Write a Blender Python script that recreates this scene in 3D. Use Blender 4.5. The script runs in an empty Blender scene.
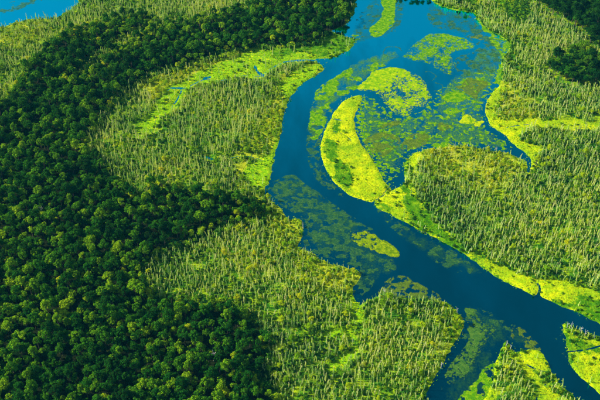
import bpy, math, random
import numpy as np
from mathutils import Vector

# ------------------------------------------------------------------ camera, sky, sun, exposure
SC = bpy.context.scene
COL = SC.collection
R = math.radians
CAM_H, PITCH, HFOV = 593.0, R(40.0), R(36.0)
cd = bpy.data.cameras.new('camera')
cam = bpy.data.objects.new('camera', cd); COL.objects.link(cam)
cam.location = (0, 0, CAM_H)
cam.rotation_euler = (math.pi/2 - PITCH, 0, 0)
cd.sensor_width = 36.0; cd.angle = HFOV
cd.clip_start = 1.0; cd.clip_end = 30000
SC.camera = cam

SUN_EL, SUN_AZ = R(32.0), R(-84.0)          # azimuth from +Y towards +X: the sun stands to the left
world = bpy.data.worlds.new('World'); SC.world = world; world.use_nodes = True
wn = world.node_tree.nodes; wl = world.node_tree.links
bg = wn['Background']
sky = wn.new('ShaderNodeTexSky'); sky.sky_type = 'NISHITA'; sky.sun_disc = False
sky.sun_elevation = SUN_EL; sky.sun_rotation = SUN_AZ
sky.air_density = 1.0; sky.dust_density = 0.3; sky.ozone_density = 2.0
wl.new(sky.outputs[0], bg.inputs[0]); bg.inputs[1].default_value = 0.095
sd_ = bpy.data.lights.new('sun', 'SUN'); sd_.energy = 5.0; sd_.angle = R(0.5); sd_.color = (1.0, 0.96, 0.82)
sun = bpy.data.objects.new('sun', sd_); COL.objects.link(sun)
to_sun = Vector((math.sin(SUN_AZ)*math.cos(SUN_EL), math.cos(SUN_AZ)*math.cos(SUN_EL), math.sin(SUN_EL)))
sun.rotation_euler = (-to_sun).to_track_quat('-Z', 'Y').to_euler()
sun.location = (-300, 500, 400)
vs = SC.view_settings
vs.view_transform = 'Standard'; vs.look = 'None'; vs.gamma = 1.0; vs.exposure = 0.46
try: vs.use_curve_mapping = False
except Exception: pass
SC.cycles.max_bounces = 5; SC.cycles.diffuse_bounces = 2; SC.cycles.glossy_bounces = 2
SC.cycles.transmission_bounces = 2; SC.cycles.transparent_max_bounces = 8

HAZE = 0.000021
rng = np.random.default_rng(11)
random.seed(11)

# ------------------------------------------------------------------ map between photograph and ground
FPX = 300/math.tan(HFOV/2); CP, SP = math.cos(PITCH), math.sin(PITCH)
def ground(p, z=0.0):
    p = np.asarray(p, float).reshape(-1, 2)
    u = (p[:, 0]-300)/FPX; v = -(p[:, 1]-200)/FPX
    dy = CP + v*SP; dz = -SP + v*CP
    t = (z-CAM_H)/dz
    return np.stack([u*t, dy*t], 1)
def photo(xy, z):
    x = xy[:, 0]; y = xy[:, 1]; h = np.asarray(z)-CAM_H
    d = y*CP - h*SP; up = y*SP + h*CP
    return np.stack([300+FPX*x/d, 200-FPX*up/d], 1), d

# ------------------------------------------------------------------ noise and polygons (numpy)
def _h(ix, iy, s):
    n = (ix.astype(np.int64)*374761393 + iy.astype(np.int64)*668265263 + s*982451653) & 0xffffffff
    n = ((n ^ (n >> 13))*1274126177) & 0xffffffff
    n = ((n ^ (n >> 16))*2246822519) & 0xffffffff
    return ((n ^ (n >> 15)) & 0xffffff)/float(0xffffff)
def vnoise(x, y, s=0):
    ix = np.floor(x); iy = np.floor(y); fx = x-ix; fy = y-iy
    fx = fx*fx*(3-2*fx); fy = fy*fy*(3-2*fy)
    a = _h(ix, iy, s); b = _h(ix+1, iy, s); c = _h(ix, iy+1, s); d = _h(ix+1, iy+1, s)
    return (a*(1-fx)+b*fx)*(1-fy)+(c*(1-fx)+d*fx)*fy
def fbm(x, y, scale, oct=3, s=0):
    t = 0; a = 1; tot = 0
    ca, sa = math.cos(0.6), math.sin(0.6)
    x = x/scale; y = y/scale
    for k in range(oct):
        t = t + a*vnoise(x, y, s+k*17); tot += a; a *= .55
        x, y = (x*ca-y*sa)*2.03+5.1, (x*sa+y*ca)*2.03+9.7
    return t/tot*2-1
def worley(x, y, scale, s=0):
    x = x/scale; y = y/scale; ix = np.floor(x); iy = np.floor(y); best = np.full(x.shape, 9.0)
    for i in (-1, 0, 1):
        for j in (-1, 0, 1):
            cx = ix+i; cy = iy+j
            px = cx+_h(cx, cy, s); py = cy+_h(cx, cy, s+5); r = .65+.7*_h(cx, cy, s+9)
            best = np.minimum(best, np.hypot(px-x, py-y)/r)
    return best
def smooth_poly(pts, closed=True, n=4):
    P = np.asarray(pts, float); m = len(P); out = []
    for i in range(m if closed else m-1):
        if closed: p0, p1, p2, p3 = P[i-1], P[i], P[(i+1) % m], P[(i+2) % m]
        else: p0, p1, p2, p3 = P[max(i-1, 0)], P[i], P[i+1], P[min(i+2, m-1)]
        for k in range(n):
            t = k/n
            out.append(.5*((2*p1)+(-p0+p2)*t+(2*p0-5*p1+4*p2-p3)*t*t+(-p0+3*p1-3*p2+p3)*t**3))
    if not closed: out.append(P[-1])
    return np.array(out)
def seg_dist(x, y, A, B):
    best = np.full(x.shape, 1e18)
    for a, b in zip(A, B):
        d = b-a; L = d@d + 1e-9
        t = np.clip(((x-a[0])*d[0]+(y-a[1])*d[1])/L, 0, 1)
        best = np.minimum(best, (x-a[0]-t*d[0])**2+(y-a[1]-t*d[1])**2)
    return np.sqrt(best)
def inside(x, y, P):
    r = np.zeros(x.shape, bool); m = len(P)
    for i in range(m):
        x1, y1 = P[i-1]; x2, y2 = P[i]
        if y1 == y2: continue
        c = ((y1 > y) != (y2 > y)) & (x < (x2-x1)*(y-y1)/(y2-y1)+x1)
        r ^= c
    return r
def sdist(x, y, P):
    d = seg_dist(x, y, np.roll(P, 1, 0), P)
    return np.where(inside(x, y, P), d, -d)

# ------------------------------------------------------------------ outlines on the photograph (600 x 400)
LEFT_BANK = [(352,-60),(356,-10),(355,10),(346,24),(332,31),(345,36),(356,39),(350,48),(338,56),(322,59),(314,60),(324,67),(316,75),(304,83),
 (296,90),(288,103),(284,113),(282,124),(280,137),(274,157),(271,170),(270,182),(264,189),(273,201),(281,211),(288,219),(299,219),(304,232),
 (299,247),(310,252),(319,259),(331,264),(346,268),(358,272),(357,280),(352,288),(355,298),(361,303),(372,298),(385,294),(402,297),(430,299),
 (442,302),(452,307),(460,317),(462,328),(456,341),(449,353),(444,365),(438,374),(431,384),(425,400),(418,440),(-220,440),(-200,30),(-40,32),(0,27),
 (23,21),(40,18),(58,17),(72,8),(80,0),(100,-40),(130,-60)]
RIGHT_BANK = [(390,-60),(394,-10),(410,-6),(429,-3),(436,4),(447,8),(462,11),(474,13),(476,19),(487,30),(498,35),(508,43),(508,50),(502,60),(501,75),
 (499,86),(490,95),(486,106),(486,115),(490,125),(498,130),(505,136),(512,143),(520,149),(526,153),(529,158),(529,171),(527,172),(526,162),(519,158),
 (507,153),(495,151),(482,149),(467,146),(452,146),(437,149),(417,152),(409,158),(405,166),(404,176),(402,185),(393,190),(385,195),(376,202),
 (377,207),(393,216),(410,225),(427,234),(443,242),(467,256),(485,268),(497,277),(512,285),(525,292),(536,296),(539,288),(541,297),(550,301),
 (562,306),(575,312),(590,320),(604,327),(640,345),(820,400),(800,-60)]
ISLAND_BR = [(506,341),(500,350),(496,360),(491,380),(485,400),(478,430),(600,430),(585,408),(572,395),(562,385),(550,369),(546,360),(541,352),(533,350),
 (522,350),(514,350)]
ISLAND_CORNER = [(562,325),(570,325),(583,333),(600,338),(640,352),(680,440),(640,430),(601,396),(587,383),(574,369),(568,354),(566,338)]
CRESCENT = [(360,95),(345,100),(336,109),(330,120),(324,132),(321,145),(322,160),(327,172),(335,183),(350,195),(367,201),(375,201),(383,195),(391,190),
 (384,180),(377,168),(368,153),(358,138),(354,122),(357,110),(362,99)]
FOREST = [(-80,440),(277,440),(277,402),(273,390),(261,378),(258,362),(266,347),(260,323),(247,311),(217,300),(180,299),(150,291),(143,282),(142,268),
 (150,252),(160,247),(183,236),(210,229),(230,219),(250,217),(268,211),(264,207),(250,199),(217,190),(177,185),(152,183),(143,195),(127,185),(100,164),
 (84,134),(91,122),(110,97),(127,81),(150,70),(183,60),(217,50),(250,42),(270,40),(308,39),(320,34),(330,28),(342,22),(349,13),(349,-60),(272,-60),
 (254,0),(240,5),(210,15),(180,21),(150,29),(125,43),(100,61),(84,71),(80,64),(98,48),(122,33),(147,20),(148,12),(127,15),(97,22),(63,32),(33,57),(4,96),(-80,150)]
FOREST_TR = [(536,-60),(540,-3),(550,8),(565,18),(582,26),(590,40),(604,44),(760,60),(760,-60)]
CLUMP_TR = [(549,62),(556,52),(566,56),(572,46),(583,44),(590,54),(604,60),(640,66),(640,92),(604,80),(590,80),(572,80),(556,76)]
MEADOWS = [   # bare bright sedge: no snags
 [(330,32),(356,39),(350,49),(325,59),(300,61),(283,65),(267,74),(257,79),(233,79),(207,83),(187,91),(177,108),(155,125),(140,140),(135,132),(152,112),(160,96),(168,88),(190,77),(217,63),(237,57),(250,49),(300,41)],
 [(352,288),(358,296),(362,312),(363,322),(352,331),(356,345),(362,352),(345,366),(328,372),(326,367),(345,355),(348,345),(343,335),(322,340),(310,340),(325,333),(346,327),(352,315),(346,296)],
 [(250,163),(265,155),(278,140),(284,150),(272,166),(272,182),(262,188),(250,184),(243,175)],
 [(373,202),(393,190),(405,185),(412,170),(408,158),(418,152),(424,158),(416,170),(414,185),(420,200),(428,215),(445,232),(470,250),(490,262),(530,277),(562,280),(600,293),(640,310),(640,345),(604,327),(575,312),(540,298),(510,284),(485,268),(460,252),(427,234),(393,216)],
 [(490,88),(498,86),(504,92),(497,102),(496,114),(506,121),(530,119),(545,121),(565,118),(590,120),(600,114),(640,120),(640,126),(605,127),(580,131),(550,129),(530,131),(520,134),(524,142),(540,147),(548,151),(536,156),(533,172),(526,174),(518,160),(505,152),(512,143),(498,131),(486,118)],
 [(522,352),(541,352),(548,372),(536,376),(548,386),(560,398),(562,430),(538,430),(536,400),(530,380),(514,364),(512,352)],
 [(490,362),(498,356),(495,380),(490,400),(484,400)],
 [(562,326),(575,333),(600,342),(640,352),(660,440),(600,400),(566,350)],
 [(290,72),(310,65),(326,66),(300,88),(290,97),(280,90)]]
DARK_GRASS = [
 [(429,-6),(480,-6),(520,-6),(530,14),(518,26),(505,16),(490,3),(470,5)],
 [(270,42),(320,36),(345,26),(357,39),(345,50),(322,57),(300,52),(278,58)],
 [(550,302),(575,303),(580,296),(600,300),(640,315),(640,350),(604,327),(575,312)],
 [(405,186),(420,205),(440,228),(470,249),(462,252),(440,240),(410,222)],
 [(325,142),(337,143),(338,157),(345,163),(353,181),(350,190),(337,180),(333,163),(326,155)],
 [(333,122),(339,121),(339,130),(334,133)],
 [(374,202),(386,202),(392,210),(386,213),(378,208)],
 [(566,336),(580,340),(600,345),(640,358),(640,375),(600,352),(580,352),(568,350)]]
YELLOW = [   # sunburnt yellow brush
 [(275,80),(322,66),(296,92),(286,110),(282,140),(272,160),(270,182),(264,190),(280,210),(300,218),(304,232),(300,250),(285,250),(272,232),(245,205),(232,165),(255,130),(262,100)],
 [(425,148),(470,146),(525,158),(525,175),(500,185),(470,190),(430,175)],
 [(285,235),(305,250),(358,272),(354,288),(335,290),(300,272)],
 [(250,312),(268,330),(272,350),(258,352),(252,330)],
 [(445,302),(462,320),(462,332),(446,362),(436,372),(440,345),(448,325)],
 [(486,90),(510,85),(530,100),(530,125),(490,125)],
 [(140,80),(200,62),(260,45),(280,50),(240,60),(190,80),(150,98)],
 [(5,26),(40,20),(42,30),(30,42),(0,48)]]
STREAMS = [([(318,60),(300,61),(283,63),(268,70),(262,76),(250,76),(236,75),(228,79),(215,81),(207,79),(198,82),(188,87),(180,89),(174,88),(166,91)], .7),
 ([(263,76),(257,71),(255,66)], 1.7), ([(205,78),(210,77)], 1.9), ([(171,88),(182,88)], 1.7), ([(181,91),(177,100),(171,108)], .8),
 ([(284,62),(300,60),(322,61)], 1.5), ([(358,299),(360,306),(355,313),(356,320)], .5), ([(352,339),(353,342)], 1.3),
 ([(205,157),(212,159)], 1.8), ([(230,158),(245,156),(262,160)], .9), ([(389,187),(381,196),(373,202)], .45),
 ([(538,298),(540,288),(536,283)], 1.0), ([(528,172),(530,160),(524,153)], 1.2), ([(505,128),(520,125),(535,124)], .5),
 ([(565,352),(585,350),(604,345)], .7), ([(519,352),(524,362),(533,368),(545,372)], .5), ([(536,402),(540,388),(548,384)], .4),
 ([(326,118),(335,119),(345,121)], .6), ([(330,130),(345,135),(352,142)], .35)]

# ------------------------------------------------------------------ materials
def newmat(name):
    m = bpy.data.materials.new(name); m.use_nodes = True
    n = m.node_tree.nodes; l = m.node_tree.links
    return m, n, l, n['Principled BSDF']
def noise_node(n, l, vec, scale, detail=3, rough=.6):
    t = n.new('ShaderNodeTexNoise'); t.inputs['Scale'].default_value = scale
    t.inputs['Detail'].default_value = detail; t.inputs['Roughness'].default_value = rough
    if vec is not None: l.new(vec, t.inputs['Vector'])
    return t.outputs['Fac']
def ramp(n, l, fac, stops):
    r = n.new('ShaderNodeValToRGB'); cr = r.color_ramp
    while len(cr.elements) < len(stops): cr.elements.new(.5)
    for e, (p, c) in zip(cr.elements, stops):
        e.position = p; e.color = (*c, 1) if len(c) == 3 else c
    l.new(fac, r.inputs[0]); return r.outputs[0]
def mix(n, l, fac, a, b, mode='MIX'):
    x = n.new('ShaderNodeMix'); x.data_type = 'RGBA'; x.blend_type = mode
    for s, v in ((0, fac), (6, a), (7, b)):
        if isinstance(v, (int, float)): x.inputs[s].default_value = v
        elif isinstance(v, tuple): x.inputs[s].default_value = (*v, 1)
        else: l.new(v, x.inputs[s])
    return x.outputs[2]
def mathn(n, l, op, a, b):
    x = n.new('ShaderNodeMath'); x.operation = op
    for s, v in ((0, a), (1, b)):
        if isinstance(v, (int, float)): x.inputs[s].default_value = v
        else: l.new(v, x.inputs[s])
    return x.outputs[0]

def ground_material():
    m, n, l, p = newmat('marsh_ground')
    g = n.new('ShaderNodeNewGeometry').outputs['Position']
    at = n.new('ShaderNodeAttribute'); at.attribute_name = 'zone'
    sep = n.new('ShaderNodeSeparateColor'); l.new(at.outputs['Color'], sep.inputs[0])
    n1 = noise_node(n, l, g, .09, 5, .7); nb = noise_node(n, l, g, .22, 5, .72)
    def broken(o): return ramp(n, l, mathn(n, l, 'ADD', o, mathn(n, l, 'MULTIPLY', mathn(n, l, 'SUBTRACT', nb, .5), 2.6)), [(.40, (0, 0, 0)), (.58, (1, 1, 1))])
    br, dk, yl = broken(sep.outputs[0]), broken(sep.outputs[1]), sep.outputs[2]
    n2 = noise_node(n, l, g, .5, 4, .7); n3 = noise_node(n, l, g, .03, 3, .6)
    base = ramp(n, l, n1, [(.32, (.014, .11, .012)), (.47, (.08, .28, .008)), (.62, (.50, .66, .006))])
    bright = ramp(n, l, n1, [(.28, (.12, .36, .001)), (.42, (.48, .66, .001)), (.58, (.82, .84, .001))])
    bright = mix(n, l, ramp(n, l, n3, [(.42, (0, 0, 0)), (.6, (1, 1, 1))]), bright, mix(n, l, .55, bright, (.17, .40, .006)))
    lush = ramp(n, l, nb, [(.30, (.03, .22, .002)), (.47, (.16, .48, .002)), (.66, (.56, .74, .002))])
    bright = mix(n, l, broken(at.outputs['Alpha']), bright, lush)
    dark = ramp(n, l, n1, [(.3, (.02, .12, .003)), (.5, (.09, .30, .002)), (.7, (.34, .54, .003))])
    yellow = ramp(n, l, n1, [(.3, (.16, .32, .012)), (.5, (.50, .56, .015)), (.7, (.76, .70, .03))])
    c = mix(n, l, yl, base, yellow); c = mix(n, l, br, c, bright); c = mix(n, l, dk, c, dark)
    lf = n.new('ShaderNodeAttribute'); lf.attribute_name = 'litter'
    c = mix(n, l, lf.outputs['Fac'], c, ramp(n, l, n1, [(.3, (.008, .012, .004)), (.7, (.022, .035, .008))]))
    c = mix(n, l, .8, c, ramp(n, l, n2, [(.3, (.42, .42, .42)), (.5, (.9, .9, .9)), (.7, (1.15, 1.15, 1.1))]), 'MULTIPLY')
    l.new(c, p.inputs['Base Color']); p.inputs['Roughness'].default_value = .9; p.inputs['Specular IOR Level'].default_value = .02
    b = n.new('ShaderNodeBump'); b.inputs['Strength'].default_value = .9; b.inputs['Distance'].default_value = 1.0
    l.new(n2, b.inputs['Height']); l.new(b.outputs[0], p.inputs['Normal'])
    return m
def mat_material(name, stops, scale=.25, cover=1.0, full=1.0):
    """a film of floating plants: whole where it is thick, breaking into specks towards its rim"""
    m, n, l, p = newmat(name)
    g = n.new('ShaderNodeNewGeometry').outputs['Position']
    n1 = noise_node(n, l, g, scale, 6, .75); n2 = noise_node(n, l, g, 1.3, 4, .75)
    c = ramp(n, l, n1, stops)
    c = mix(n, l, .85, c, ramp(n, l, n2, [(.33, (.35, .40, .35)), (.5, (.85, .85, .85)), (.64, (1.2, 1.2, 1.15))]), 'MULTIPLY')
    l.new(c, p.inputs['Base Color']); p.inputs['Roughness'].default_value = .75; p.inputs['Specular IOR Level'].default_value = .02
    b = n.new('ShaderNodeBump'); b.inputs['Strength'].default_value = .8; b.inputs['Distance'].default_value = .6
    l.new(n2, b.inputs['Height']); l.new(b.outputs[0], p.inputs['Normal'])
    at = n.new('ShaderNodeAttribute'); at.attribute_name = 'thick'
    n3 = noise_node(n, l, g, .75, 5, .8)
    f = mathn(n, l, 'ADD', mathn(n, l, 'MULTIPLY', mathn(n, l, 'SUBTRACT', n3, .5), 2.4), mathn(n, l, 'MULTIPLY', at.outputs['Fac'], cover))
    al = ramp(n, l, f, [(.22, (0, 0, 0)), (.75, (full, full, full))])
    l.new(al, p.inputs['Alpha'])
    return m
WATER_GLOSS = 17.0
def water_material():
    m, n, l, p = newmat('river_water')
    g = n.new('ShaderNodeNewGeometry').outputs['Position']
    n1 = noise_node(n, l, g, .012, 4, .55)
    c = ramp(n, l, n1, [(.3, (.0, .012, .020)), (.7, (.0, .018, .030))])
    l.new(c, p.inputs['Base Color']); p.inputs['Roughness'].default_value = .5; p.inputs['Specular IOR Level'].default_value = 0
    n2 = noise_node(n, l, g, .35, 3, .6)
    b = n.new('ShaderNodeBump'); b.inputs['Strength'].default_value = .05; b.inputs['Distance'].default_value = .4
    l.new(n2, b.inputs['Height'])
    gl = n.new('ShaderNodeBsdfGlossy'); gl.inputs['Roughness'].default_value = .08; gl.inputs['Color'].default_value = (.0, .95, 1, 1)
    l.new(b.outputs[0], gl.inputs['Normal'])
    fr = n.new('ShaderNodeFresnel'); fr.inputs[0].default_value = 1.33
    fac = mathn(n, l, 'MULTIPLY', fr.outputs[0], WATER_GLOSS)
    mp = n.new('ShaderNodeMapping'); mp.inputs['Scale'].default_value = (1, .35, 1); mp.inputs['Rotation'].default_value = (0, 0, .5); l.new(g, mp.inputs['Vector'])
    wp = n.new('ShaderNodeMapRange'); l.new(noise_node(n, l, mp.outputs[0], .022, 5, .6), wp.inputs[0])
    for k, v in ((1, .3), (2, .7), (3, .86), (4, 1.12)): wp.inputs[k].default_value = v
    fac = mathn(n, l, 'MULTIPLY', fac, wp.outputs[0])
    fac = mathn(n, l, 'MINIMUM', mathn(n, l, 'POWER', fac, 2.0), 1.0)
    ms = n.new('ShaderNodeMixShader'); l.new(fac, ms.inputs[0]); l.new(p.outputs[0], ms.inputs[1]); l.new(gl.outputs[0], ms.inputs[2])
    l.new(ms.outputs[0], n['Material Output'].inputs[0])
    return m
def leaf_material(name, stops, transl=.35, spread=1.5):
    m, n, l, p = newmat(name)
    oi = n.new('ShaderNodeObjectInfo'); ge = n.new('ShaderNodeNewGeometry')
    zone = noise_node(n, l, oi.outputs['Location'], .011, 3, .6)
    f = mathn(n, l, 'MULTIPLY', oi.outputs['Random'], .55)
    f = mathn(n, l, 'ADD', f, mathn(n, l, 'MULTIPLY', mathn(n, l, 'SUBTRACT', zone, .5-.24/spread), spread))
    isl = mathn(n, l, 'MULTIPLY', mathn(n, l, 'SUBTRACT', ge.outputs['Random Per Island'], .5), .30)
    f = mathn(n, l, 'ADD', f, isl)
    c = ramp(n, l, f, stops)
    l.new(c, p.inputs['Base Color']); p.inputs['Roughness'].default_value = .7; p.inputs['Specular IOR Level'].default_value = .02
    tr = n.new('ShaderNodeBsdfTranslucent'); l.new(mix(n, l, .5, c, (.35, .5, .02)), tr.inputs[0])
    ms = n.new('ShaderNodeMixShader'); ms.inputs[0].default_value = transl
    l.new(p.outputs[0], ms.inputs[1]); l.new(tr.outputs[0], ms.inputs[2])
    l.new(ms.outputs[0], n['Material Output'].inputs[0])
    return m
def bark_material(name, a, b):
    m, n, l, p = newmat(name)
    oi = n.new('ShaderNodeObjectInfo'); tc = n.new('ShaderNodeTexCoord')
    nz = noise_node(n, l, tc.outputs['Object'], 1.6, 4, .7)
    f = mathn(n, l, 'ADD', mathn(n, l, 'MULTIPLY', nz, .7), mathn(n, l, 'MULTIPLY', oi.outputs['Random'], .4))
    l.new(ramp(n, l, f, [(.25, a), (.75, b)]), p.inputs['Base Color']); p.inputs['Roughness'].default_value = .9
    return m
M_GROUND = ground_material()
M_WATER = water_material()
M_BRIGHT = mat_material('algae_bright', [(.28, (.12, .34, .001)), (.43, (.46, .64, .001)), (.60, (.80, .82, .001))])
M_GREEN = mat_material('algae_green', [(.28, (.03, .20, .003)), (.48, (.14, .44, .002)), (.64, (.50, .70, .002))], cover=.9, full=.9)
M_OLIVE = mat_material('algae_olive', [(.28, (.06, .15, .02)), (.5, (.18, .30, .02)), (.68, (.34, .44, .025))], cover=.8, full=.75)
M_TEAL = mat_material('algae_submerged', [(.28, (.008, .085, .085)), (.5, (.06, .23, .06)), (.68, (.20, .40, .04))], cover=.75, full=.62)
M_LEAF = leaf_material('forest_leaves', [(.0, (.002, .030, .006)), (.30, (.007, .085, .007)), (.52, (.028, .18, .005)), (.70, (.13, .36, .004)), (1, (.54, .66, .004))], .14, .9)
M_LEAF_SHADE = leaf_material('dark_leaves', [(.0, (.002, .016, .006)), (.4, (.006, .05, .007)), (.7, (.025, .12, .005)), (1, (.14, .30, .005))], .08)  # shade of the upper right corner put into the leaf colour
M_LEAF_Y = leaf_material('yellow_leaves', [(.0, (.10, .34, .003)), (.35, (.32, .60, .003)), (.7, (.70, .78, .003)), (1, (.90, .80, .006))], .45)
M_BRUSH = leaf_material('marsh_brush', [(.0, (.003, .05, .024)), (.30, (.010, .11, .022)), (.52, (.06, .28, .010)), (.76, (.38, .64, .005)), (1, (.76, .84, .005))], .40)
M_SNAGLEAF = leaf_material('snag_leaves', [(.0, (.02, .24, .06)), (.25, (.14, .48, .05)), (.45, (.48, .76, .05)), (.75, (.88, .94, .11)), (1, (.97, .92, .24))], .45)
M_PALELEAF = leaf_material('snag_dry_leaves', [(.0, (.46, .70, .16)), (.4, (.74, .86, .16)), (.75, (.92, .90, .20)), (1, (.92, .76, .36))], .5)
M_SEDGE = leaf_material('sedge_blades', [(.0, (.12, .40, .001)), (.3, (.46, .68, .001)), (.6, (.80, .84, .001)), (1, (.88, .86, .002))])
M_LUSH = leaf_material('lush_blades', [(.0, (.02, .18, .002)), (.35, (.10, .40, .002)), (.65, (.30, .60, .002)), (1, (.64, .78, .002))], .45)
M_BARK = bark_material('bark', (.06, .045, .03), (.17, .13, .09))
M_SNAG = bark_material('dead_wood', (.56, .58, .22), (.88, .85, .38))
M_GREY = bark_material('grey_dead_wood', (.40, .37, .36), (.66, .60, .56))

# ------------------------------------------------------------------ helpers
def tag(o, label, cat=None, group=None, kind=None):
    o['label'] = label
    if cat: o['category'] = cat
    if group: o['group'] = group
    if kind: o['kind'] = kind
    return o
def mesh_np(name, V, F, mats, mi=None, smooth=False):
    """V (n,3); F list of faces or an (m,4)/(m,3) array"""
    me = bpy.data.meshes.new(name)
    F = np.asarray(F, np.int32); k = F.shape[1]
    me.vertices.add(len(V)); me.vertices.foreach_set('co', np.asarray(V, np.float32).ravel())
    me.loops.add(F.size); me.loops.foreach_set('vertex_index', F.ravel())
    me.polygons.add(len(F)); me.polygons.foreach_set('loop_start', np.arange(len(F), dtype=np.int32)*k)
    if mi is not None: me.polygons.foreach_set('material_index', np.asarray(mi, np.int32))
    me.polygons.foreach_set('use_smooth', np.full(len(F), smooth))
    for m in mats: me.materials.append(m)
    me.update(calc_edges=True); me.validate()
    return me
def link(name, me, parent=None, loc=None):
    o = bpy.data.objects.new(name, me); COL.objects.link(o)
    if parent is not None: o.parent = parent
    if loc is not None: o.location = loc
    return o
stream_w = [(ground(smooth_poly(np.array(s), False, 3)), w) for s, w in STREAMS]
def wpoly(px, z=0.0, sm=True): return ground(smooth_poly(px) if sm else px, z)
BRIGHT_P = [wpoly(p) for p in MEADOWS]; DARK_P = [wpoly(p) for p in DARK_GRASS]; YEL_P = [wpoly(p) for p in YELLOW]
FOREST_W = wpoly(FOREST, 8.0); FTR_W = wpoly(FOREST_TR, 8.0); CTR_W = wpoly(CLUMP_TR, 8.0)

FLOOR_W = FOREST_W
LUSH = {'land': .62, 'right': .34, 'i': .30, '': .10}      # how far the open sedge has turned from yellow to green
def zone_weight(x, y, polys, soft, seed):
    w = np.zeros(x.shape); q = fbm(x, y, 14, 3, seed)*6
    for P in polys:
        lo = P.min(0)-25; hi = P.max(0)+25
        k = (x > lo[0]) & (x < hi[0]) & (y > lo[1]) & (y < hi[1])
        if k.any(): w[k] = np.maximum(w[k], np.clip((sdist(x[k], y[k], P)+q[k])/soft*.5+.5, 0, 1))
    return w
def sheet(name, P, res, mat, top=.55, slope=.25, rough=2.2, bumps=.35, cut=None, zones=None, streams=False, low=-.5, seed=3, clip=None, fade=.8):
    """a low body of ground or of floating plants: a height field that rises out of the water inside outline P"""
    lo = P.min(0)-4; hi = P.max(0)+4
    if clip: lo = np.maximum(lo, clip[0]); hi = np.minimum(hi, clip[1])
    nx = int((hi[0]-lo[0])/res)+2; ny = int((hi[1]-lo[1])/res)+2
    gx, gy = np.meshgrid(lo[0]+np.arange(nx)*res, lo[1]+np.arange(ny)*res)
    x = gx.ravel(); y = gy.ravel()
    x = x+(_h(np.floor(x/res), np.floor(y/res), 71)-.5)*res*.5; y = y+(_h(np.floor(x/res), np.floor(y/res), 73)-.5)*res*.5
    s = sdist(x, y, P) + fbm(x, y, 11, 3, seed)*rough + fbm(x, y, 3.2, 3, seed+3)*rough*.55
    if streams:
        for sp, w in stream_w:
            l2 = sp.min(0)-9; h2 = sp.max(0)+9
            k = (x > l2[0]) & (x < h2[0]) & (y > l2[1]) & (y < h2[1])
            if k.any():
                d = seg_dist(x[k], y[k], sp[:-1], sp[1:]) + fbm(x[k], y[k], 6, 3, 31)*.8
                s[k] = np.minimum(s[k], d-w)
    if cut is not None: s = np.minimum(s, cut(x, y, s))
    h = np.clip(s*slope, -1.0, top) + np.clip(s*.15, 0, 1)*(fbm(x, y, 4, 3, seed+7)*bumps)
    F = np.arange(nx*ny).reshape(ny, nx)
    q = np.stack([F[:-1, :-1], F[:-1, 1:], F[1:, 1:], F[1:, :-1]], -1).reshape(-1, 4)
    q = q[(h[q] > low).any(1) & (h[q] > 0).any(1) | (h[q].max(1) > -.25)]
    used = np.zeros(nx*ny, bool); used[q.ravel()] = True
    idx = np.cumsum(used)-1
    V = np.stack([x, y, np.maximum(h, low)], 1)[used]
    c = V[:, :2].mean(0); me = mesh_np(name, V-np.array([c[0], c[1], 0]), idx[q], [mat], smooth=True)
    if zones is not None:
        X = x[used]; Y = y[used]
        W = np.stack([zone_weight(X, Y, BRIGHT_P, 5, 41) if zones else np.ones(X.shape), zone_weight(X, Y, DARK_P, 5, 43),
                      zone_weight(X, Y, YEL_P, 12, 47), np.full(X.shape, LUSH.get(zones, .0))], 1)
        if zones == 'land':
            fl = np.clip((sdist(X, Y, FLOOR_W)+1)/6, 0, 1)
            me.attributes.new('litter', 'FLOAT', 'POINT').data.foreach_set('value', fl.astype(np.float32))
        a = me.color_attributes.new('zone', 'FLOAT_COLOR', 'POINT'); a.data.foreach_set('color', W.astype(np.float32).ravel())
    else:
        a = me.attributes.new('thick', 'FLOAT', 'POINT'); a.data.foreach_set('value', np.clip(s[used]/fade, 0, 1).astype(np.float32))
    o = link(name, me, loc=(c[0], c[1], 0))
    return o

# ------------------------------------------------------------------ the setting
wm = mesh_np('river_water', np.array([[-6000, -3000, 0], [6000, -3000, 0], [6000, 12000, 0], [-6000, 12000, 0]], float), [[0, 1, 2, 3]], [M_WATER])
tag(link('river_water', wm), 'deep blue river winding between the marshy banks', kind='structure')
VIEW = (np.array([-620., 330.]), np.array([620., 1420.]))
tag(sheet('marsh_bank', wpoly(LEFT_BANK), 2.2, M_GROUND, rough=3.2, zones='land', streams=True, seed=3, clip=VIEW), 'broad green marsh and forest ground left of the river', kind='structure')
tag(sheet('marsh_bank', wpoly(RIGHT_BANK), 2.0, M_GROUND, zones='right', streams=True, seed=9, clip=VIEW), 'green marsh ground right of the river, dead trees all over', kind='structure')
tag(sheet('marsh_islet', wpoly(ISLAND_BR), 1.2, M_GROUND, zones='i', streams=True, seed=13, clip=VIEW), 'bright green islet with dead trees at the bottom edge', kind='structure')
tag(sheet('marsh_islet', wpoly(ISLAND_CORNER), 1.2, M_GROUND, zones='i', streams=True, seed=15, clip=VIEW), 'green islet in the lower right corner with white snags', kind='structure')
tag(sheet('sedge_island', wpoly(CRESCENT), 1.1, M_GROUND, rough=1.3, bumps=.25, zones='', streams=True, seed=17), 'large bright yellow-green crescent island in the river bend', kind='structure')
# ground beyond the part of the marsh that the photograph shows
fg = []
for (x0, y0, x1, y1) in ((-6000, 1420, 6000, 12000), (-6000, -3000, 6000, 330), (-6000, 330, -620, 1420), (620, 330, 6000, 1420)):
    fg.append([(x0, y0, .2), (x1, y0, .2), (x1, y1, .2), (x0, y1, .2)])
V = np.array(fg, float).reshape(-1, 3)
tag(link('far_ground', mesh_np('far_ground', V, np.arange(16).reshape(4, 4), [M_GROUND])), 'flat green lowland beyond the marsh', kind='structure')

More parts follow.
